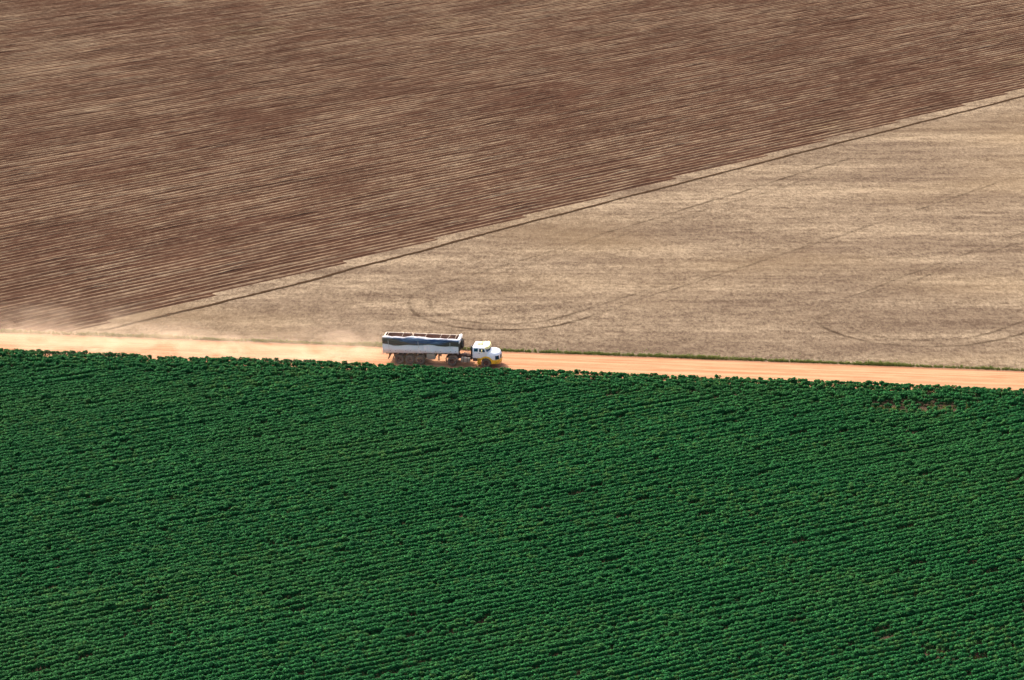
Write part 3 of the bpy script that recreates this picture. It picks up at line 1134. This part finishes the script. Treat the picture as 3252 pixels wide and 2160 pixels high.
# ---- tarpaulin: bunched along the near rim and hanging down outside
NU, NV = 110, 22
V, F, UV = [], [], []
for i in range(NU + 1):
    u = i / NU
    x = X0 - 0.06 + (X1 - X0 + 0.14) * u
    crest = 0.10 + 0.13 * math.sin(math.pi * min(1, u * 1.25 + 0.05)) ** 2 + 0.055 * math.sin(u * 17 + 0.6) + 0.02 * math.sin(u * 41)
    crest = max(0.05, crest)
    inb = 0.34 + 0.10 * math.sin(u * 13.0 + 1.0) + 0.05 * math.sin(u * 37)
    inb *= min(1.0, 0.65 + u * 2.0)
    hem = 2.41 + 0.07 * math.sin(u * 9.0 + 2.6) + 0.05 * math.sin(u * 21 + 1.0)
    for j in range(NV + 1):
        v = j / NV
        if v < 0.34:                     # lying on the hoops, inside the rim
            f = v / 0.34
            y = -1.27 + inb * (1 - f) - 0.02 * f
            z = ZT + 0.14 + crest * (1 - (1 - f) ** 2 * 0.25) * (1 - 0.75 * f ** 2.2)
        else:
            f = (v - 0.34) / 0.66
            y = -1.29 - 0.05 * math.sin(math.pi * f) - 0.012
            z0 = ZT + 0.14 + crest * 0.25
            z = z0 + (hem - z0) * f
        fold = 0.025 * math.sin(u * 60 + v * 5) * math.sin(u * 23 + 1.5) + 0.028 * math.sin(v * 26 + 5.5 * math.sin(u * 7)) * (0.5 + 0.5 * math.sin(u * 11))
        if v < 0.34:
            z += fold * 0.8
        else:
            y -= abs(fold) * 1.3
        V.append((x, y, z))
        UV.append((u, v))
for i in range(NU):
    for j in range(NV):
        a = i * (NV + 1) + j
        F.append((a, a + NV + 1, a + NV + 2, a + 1))
me = mesh('canvas', V, F, True)
uvl = me.uv_layers.new(name='UVMap')
for lp in me.loops:
    uvl.data[lp.index].uv = UV[lp.vertex_index]
canvas = new_obj('canvas', me, M_TARP, tarp_root)
sol = canvas.modifiers.new('thickness', 'SOLIDIFY')
sol.thickness = 0.006
for x, dx in ((2.08, 0.06), (5.58, 0.05), (9.33, 0.0)):
    tube_part('rope', [(x, -1.40, 2.88), (x + dx * 0.5, -1.415, 2.6), (x + dx, -1.36, 2.36), (x + dx * 1.2, -1.285, 2.05)], 0.022, M_ROPE, tarp_root, 6)

# the box rides nose-high on its springs
seen = set()
for o in list(trailer.children) + list(tarp_root.children):
    nm = o.name.split('.')[0]
    if nm in ('wheel', 'axle', 'suspension_beam', 'spring_hanger', 'mudguard', 'mud_flap', 'landing_foot'):
        continue
    if o.type == 'EMPTY':
        o.location.z += 0.28 * ((o.location.x - X0) / (X1 - X0) - 0.45)
        continue
    if o.data.name in seen:
        continue
    seen.add(o.data.name)
    for v in o.data.vertices:
        v.co.z += 0.30 * ((v.co.x - X0) / (X1 - X0) - 0.45) * min(1.0, max(0.12, 1.0 - (v.co.z - 1.46) / 1.6))

# ---- tractor
for side in (-1, 1):
    wheel(tractor, FW_X, side * 1.10, side, False)
    wheel(tractor, 9.53, side * 1.08, side, True)
    box_part('chassis_rail', (8.75, 14.7, side * 0.42 - 0.05, side * 0.42 + 0.05, 0.76, 1.02), M_FRAME, tractor)
    arc_band('mudguard', 9.53, 0.56, 0.63, 0.66, 12, 158, -1.26 if side < 0 else 0.6, -0.6 if side < 0 else 1.26, M_GUARD, tractor)
    box_part('mud_flap', (8.80, 8.83, -1.25 if side < 0 else 0.62, -0.62 if side < 0 else 1.25, 0.34, 0.95), M_BLACK, tractor, 0.004, ('Y', -6))
    box_part('mudguard_bracket', (10.13, 10.2, side * 0.9 - 0.2, side * 0.9 + 0.2, 0.66, 0.80), M_FRAME, tractor, 0.004)
for x in (9.53, FW_X):
    tube_part('axle', [(x, -0.95, 0.56), (x, 0.95, 0.56)], 0.08, M_FRAME, tractor)
for x in (8.9, 10.3, 11.2, 12.4):
    box_part('cross_member', (x - 0.06, x + 0.06, -0.368, 0.368, 0.80, 0.97), M_FRAME, tractor, 0.006)
prism_part('coupling_plate', [(9.0, 1.06), (9.15, 1.22), (10.05, 1.22), (10.2, 1.06)], -0.5, 0.5, M_FRAME, tractor, 0.01)
box_part('fuel_tank', (10.55, 11.6, -1.17, -0.55, 0.50, 1.04), M_BOX, tractor, 0.07)
for x in (10.85, 11.3):
    box_part('tank_strap', (x - 0.03, x + 0.03, -1.185, -0.54, 0.49, 1.055), M_FRAME, tractor, 0.01)
box_part('battery_box', (10.6, 11.3, 0.55, 1.12, 0.58, 1.0), M_FRAME, tractor, 0.02)
box_part('air_tank_cover', (10.45, 11.0, -0.34, 0.3, 1.03, 1.16), M_RIM, tractor, 0.03)
box_part('tool_tray', (11.1, 11.65, -0.7, -0.1, 1.06, 1.2), M_FRAME, tractor, 0.02)
box_part('side_box', (11.95, 12.49, -1.13, -0.6, 0.72, 1.06), M_BLACK, tractor, 0.015)
box_part('exhaust_stack', (11.70, 11.86, -1.12, -0.72, 0.86, 2.50), M_BLACK, tractor, 0.03)
box_part('rear_guard', (11.79, 11.875, -0.70, 1.0, 1.0, 2.2), M_BLACK, tractor, 0.01)


def cab_ring(z, xr, xf, w, bow, rr=0.16, rf=0.22, n=5):
    """rounded plan outline, front bowed forward; counter-clockwise from the near rear corner"""
    P = []

    def corner(cx, cy, a0, r):
        for k in range(n + 1):
            a = R(a0 + 90 * k / n)
            P.append([cx + r * math.cos(a), cy + r * math.sin(a)])
    corner(xr + rr, -w + rr, 180, rr)
    corner(xf - rf, -w + rf, 270, rf)
    m = 8
    for k in range(1, m):
        P.append([xf, (-w + rf) + 2 * (w - rf) * k / m])
    corner(xf - rf, w - rf, 0, rf)
    corner(xr + rr, w - rr, 90, rr)
    out = []
    for x, y in P:
        f = max(0.0, (x - (xf - rf * 1.6)) / (rf * 1.6))
        out.append((x + bow * f * (1 - (y / w) ** 2), y, z))
    return out


CAB = [(1.09, 11.90, 13.62, 1.12, 0.02), (1.14, 11.88, 13.64, 1.15, 0.02), (1.82, 11.88, 13.66, 1.16, 0.20), (1.86, 11.88, 13.66, 1.16, 0.20),
       (2.30, 11.90, 13.48, 1.125, 0.14), (2.36, 11.94, 13.48, 1.09, 0.14), (2.42, 12.02, 13.44, 1.02, 0.12), (2.46, 12.14, 13.32, 0.91, 0.10), (2.475, 12.32, 13.14, 0.73, 0.06)]
bm = bmesh.new()
loft_z(bm, [cab_ring(*c) for c in CAB])
cab = new_obj('cab', bm_done(bm, 'cab', True, 50), M_WHITE, tractor)


def nose_ring(z, xf, w, bow):
    return cab_ring(z, 13.25, xf, w, bow, 0.05, 0.42, 6)


NOSE = [(0.96, 14.86, 1.12, 0.24), (1.02, 14.88, 1.14, 0.24), (1.45, 14.84, 1.12, 0.24), (1.58, 14.81, 1.09, 0.22), (1.69, 14.76, 1.04, 0.20), (1.77, 14.68, 0.98, 0.18), (1.82, 14.54, 0.88, 0.14), (1.84, 14.3, 0.72, 0.08)]
bm = bmesh.new()
loft_z(bm, [nose_ring(*c) for c in NOSE])
new_obj('bonnet', bm_done(bm, 'bonnet', True, 50), M_WHITE, tractor)


def offset_ring(ring, d):
    n = len(ring)
    out = []
    for i, p in enumerate(ring):
        a, b = ring[i - 1], ring[(i + 1) % n]
        tx, ty = b[0] - a[0], b[1] - a[1]
        L = math.hypot(tx, ty) or 1
        out.append((p[0] + ty / L * d, p[1] - tx / L * d, p[2]))
    return out


def band(name, lo, hi, sel, d_in, d_out, mat, parent):
    """a curved plate that follows a plan outline; sel picks the points of the ring"""
    A0, A1 = offset_ring(lo, d_in), offset_ring(lo, d_out)
    B0, B1 = offset_ring(hi, d_in), offset_ring(hi, d_out)
    V, F = [], []
    for i in sel:
        V += [A0[i], A1[i], B1[i], B0[i]]
    for k in range(len(sel) - 1):
        b = 4 * k
        for p in range(4):
            q = (p + 1) % 4
            F.append((b + p, b + q, b + 4 + q, b + 4 + p))
    F += [(0, 3, 2, 1), (4 * len(sel) - 4, 4 * len(sel) - 3, 4 * len(sel) - 2, 4 * len(sel) - 1)]
    bm = bmesh.new()
    m0 = mesh('tmp', V, F)
    bm.from_mesh(m0)
    bpy.data.meshes.remove(m0)
    return new_obj(name, bm_done(bm, name, True, 40), mat, parent)


# nose ring order: rear near corner 0-6, front near corner 7-13, front 14-20, front far corner 21-27
r0, r1 = nose_ring(1.00, 14.88, 1.14, 0.24), nose_ring(1.44, 14.845, 1.12, 0.24)
grille = band('grille', r0, r1, list(range(14, 21)), -0.01, 0.016, M_BLACK, tractor)
for k in range(4):
    z = 1.06 + k * 0.095
    lo, hi = nose_ring(z, 14.875, 1.135, 0.24), nose_ring(z + 0.03, 14.872, 1.13, 0.24)
    band('grille_bar', lo, hi, list(range(14, 21)), 0.0, 0.034, M_GLASS, grille)
for sel in (list(range(8, 13)), list(range(22, 27))):
    hl = band('headlight', r0, r1, sel, -0.01, 0.018, M_BLACK, tractor)
    lo, hi = nose_ring(1.10, 14.875, 1.135, 0.24), nose_ring(1.36, 14.85, 1.125, 0.24)
    band('lens', lo, hi, sel[1:-1], 0.0, 0.03, M_GLASS, hl)
# bumper wraps the nose
b0, b1 = nose_ring(0.50, 14.88, 1.14, 0.24), nose_ring(0.955, 14.90, 1.16, 0.24)
bump = band('bumper', b0, b1, list(range(7, 28)), -0.20, 0.075, M_YELLOW, tractor)
lo, hi = nose_ring(0.60, 14.88, 1.14, 0.24), nose_ring(0.64, 14.88, 1.14, 0.24)
band('bumper_slot', lo, hi, list(range(8, 27)), 0.0, 0.083, M_BLACK, bump)
for side in (-1, 1):
    ya, yb = (-1.275, -0.92) if side < 0 else (0.92, 1.275)
    arc_band('front_fender', FW_X, 0.56, 0.63, 0.80, -4, 172, ya, yb, M_YELLOW, tractor, 20)
    prism_part('fender_skirt', [(14.16, 0.50), (14.52, 0.50), (14.52, 0.95), (14.24, 0.97), (14.20, 0.75)], ya + 0.03, yb - 0.03, M_YELLOW, tractor, 0.015)
    st = box_part('step_frame', (12.50, 12.54, ya + 0.04, yb - 0.05, 0.36, 1.09), M_YELLOW, tractor, 0.006)
    for x in (12.86,):
        box_part('step_post', (x, x + 0.04, ya + 0.04, yb - 0.05, 0.36, 1.09), M_YELLOW, tractor, 0.006)
    for k in range(5):
        z = 0.38 + k * 0.165
        box_part('step', (12.54, 12.86, ya + 0.04, yb - 0.05, z, z + 0.065), M_YELLOW, tractor, 0.006)
    box_part('step_back', (12.52, 12.88, (ya + 0.30) if side < 0 else ya + 0.02, (ya + 0.32) if side < 0 else ya + 0.04, 0.36, 1.08), M_BLACK, tractor, 0.003)
    box_part('wheel_well', (12.95, 14.2, min(side * 0.6, side * 0.86), max(side * 0.6, side * 0.86), 0.75, 1.2), M_BLACK, tractor, 0.01)

    # side windows: panes set in dark frames, following the lean of the cab wall
    def pane(nm, prof):
        def yy(z):
            return side * (1.16 + (1.125 - 1.16) * (z - 1.86) / (2.30 - 1.86))
        V = [(x, yy(z) + side * e, z) for e in (-0.02, 0.012) for x, z in prof]
        n = len(prof)
        F = [tuple(range(n)), tuple(range(2 * n - 1, n - 1, -1))] + [(i, (i + 1) % n, n + (i + 1) % n, n + i) for i in range(n)]
        bm = bmesh.new()
        m0 = mesh('tmp', V, F)
        bm.from_mesh(m0)
        bpy.data.meshes.remove(m0)
        return new_obj(nm, bm_done(bm, nm), M_GLASS, cab)
    pane('sleeper_window', [(12.08, 1.93), (12.11, 1.90), (12.51, 1.90), (12.54, 1.93), (12.54, 2.24), (12.51, 2.27), (12.11, 2.27), (12.08, 2.24)])
    pane('door_window', [(12.69, 1.88), (13.36, 1.88), (13.345, 2.03), (13.27, 2.19), (13.15, 2.25), (12.72, 2.25), (12.69, 2.22)])
    box_part('door_handle', (12.62, 12.78, side * 1.165 - 0.015, side * 1.165 + 0.015, 1.70, 1.73), M_BLACK, cab, 0.004)
    mir = box_part('mirror', (12.98, 13.10, min(side * 1.34, side * 1.54), max(side * 1.34, side * 1.54), 1.90, 2.22), M_CREAM, cab, 0.03)
    tube_part('mirror_arm', [(13.3, side * 1.13, 2.40), (13.04, side * 1.42, 2.42), (13.04, side * 1.42, 1.86), (13.25, side * 1.15, 1.84)], 0.016, M_RAIL, mir)
# windscreen
w0, w1 = cab_ring(1.90, 11.88, 13.65, 1.157, 0.195), cab_ring(2.30, 11.90, 13.48, 1.125, 0.14)
ws = band('windscreen', w0, w1, list(range(8, 23)), -0.02, 0.012, M_GLASS, cab)
for sgn, x in ((-1, 13), (1, 16)):
    lo, hi = cab_ring(1.90, 11.88, 13.65, 1.157, 0.195), cab_ring(2.30, 11.90, 13.48, 1.125, 0.14)
    p0, p1 = Vector(offset_ring(lo, 0.025)[x]), Vector(offset_ring(hi, 0.025)[x + 1])
    tube_part('wiper', [p0, p0.lerp(p1, 0.75)], 0.012, M_BLACK, ws, 6)
# deep visor over the windscreen
v0, v1 = cab_ring(2.25, 11.9, 13.56, 1.12, 0.20), cab_ring(2.48, 11.9, 13.48, 1.03, 0.16)
band('visor', v0, v1, list(range(7, 24)), -0.10, 0.16, M_CREAM, cab)
# air conditioner on the roof, lofted to a soft lid
bm = bmesh.new()
loft_z(bm, [cab_ring(2.44, 12.28, 12.98, 0.42, 0.04, 0.1, 0.12), cab_ring(2.57, 12.30, 12.97, 0.40, 0.04, 0.1, 0.12), cab_ring(2.64, 12.36, 12.92, 0.35, 0.03, 0.1, 0.12), cab_ring(2.67, 12.44, 12.84, 0.27, 0.02, 0.1, 0.1)])
new_obj('air_conditioner', bm_done(bm, 'air_conditioner', True, 50), M_CREAM, cab)
# windscreen pillar trim and bonnet hinge line
tube_part('bonnet_seam', [(13.75, -0.95, 1.69), (14.3, -0.93, 1.68), (14.62, -0.80, 1.66)], 0.008, M_BLACK, tractor, 5)
tube_part('horn', [(12.55, 0.72, 2.50), (12.95, 0.72, 2.515), (13.05, 0.72, 2.525)], [0.03, 0.035, 0.075], M_CREAM, cab, 10)

# ------------------------------------------------------------------ dust raised by the lorry
def dust_mat():
    t = NT('road_dust')
    c = t.coord()
    sep = t.n('ShaderNodeSeparateXYZ')
    t.put(sep.inputs[0], c)
    x, y, z = sep.outputs
    n = t.noise(t.scale(c, (0.20, 0.30, 0.5)), 1.0, 4.0, 0.6, 0.8)
    n = t.mapr(n, 0.40, 0.66, 0.06, 1.3)
    # layer height grows with the time since the wheels passed
    old = t.mapr(x, -25.0, -62.0, 0.0, 1.0)
    nearx = t.mapr(x, -24.0, -15.0, 0.0, 1.0)
    h = t.math('ADD', 0.75, t.math('ADD', t.math('MULTIPLY', old, 1.5), t.math('MULTIPLY', nearx, 0.9)))
    fall = t.math('EXPONENT', t.math('MULTIPLY', t.math('DIVIDE', z, h), -1.0))
    fall = t.math('MULTIPLY', fall, t.mapr(z, 6.5, 4.0))
    side = t.math('MULTIPLY', t.mapr(y, 4.8, 1.2), t.mapr(y, -6.5, -3.2))
    ends = t.math('MULTIPLY', t.math('ADD', t.mapr(x, -10.5, -17.0, 0.0, 0.90), t.mapr(x, 0.5, -7.0, 0.0, 0.10)), t.mapr(x, -118.0, -90.0))
    amp = t.math('ADD', 0.30, t.math('MULTIPLY', old, -0.16))
    d = t.math('MULTIPLY', t.math('MULTIPLY', n, fall), t.math('MULTIPLY', side, ends))
    d = t.math('MULTIPLY', d, amp)
    pv = t.n('ShaderNodeVolumePrincipled')
    pv.inputs['Color'].default_value = (0.97, 0.78, 0.58, 1)
    t.put(pv.inputs['Density'], d)
    pv.inputs['Anisotropy'].default_value = 0.2
    t.t.links.new(pv.outputs[0], t.out.inputs['Volume'])
    return t.m


bm = bmesh.new()
add_box(bm, -118, 0.5, -6.6, 5.4, 0.075, 6.5)
dust = new_obj('dust_cloud', bm_done(bm, 'dust_cloud'), dust_mat())
dust.location = road_pt(-1.0, -3.0)
dust.rotation_euler = (0, 0, ROAD_A)
tag(dust, 'pale dust hanging over the road behind the trailer', 'dust', kind='stuff')
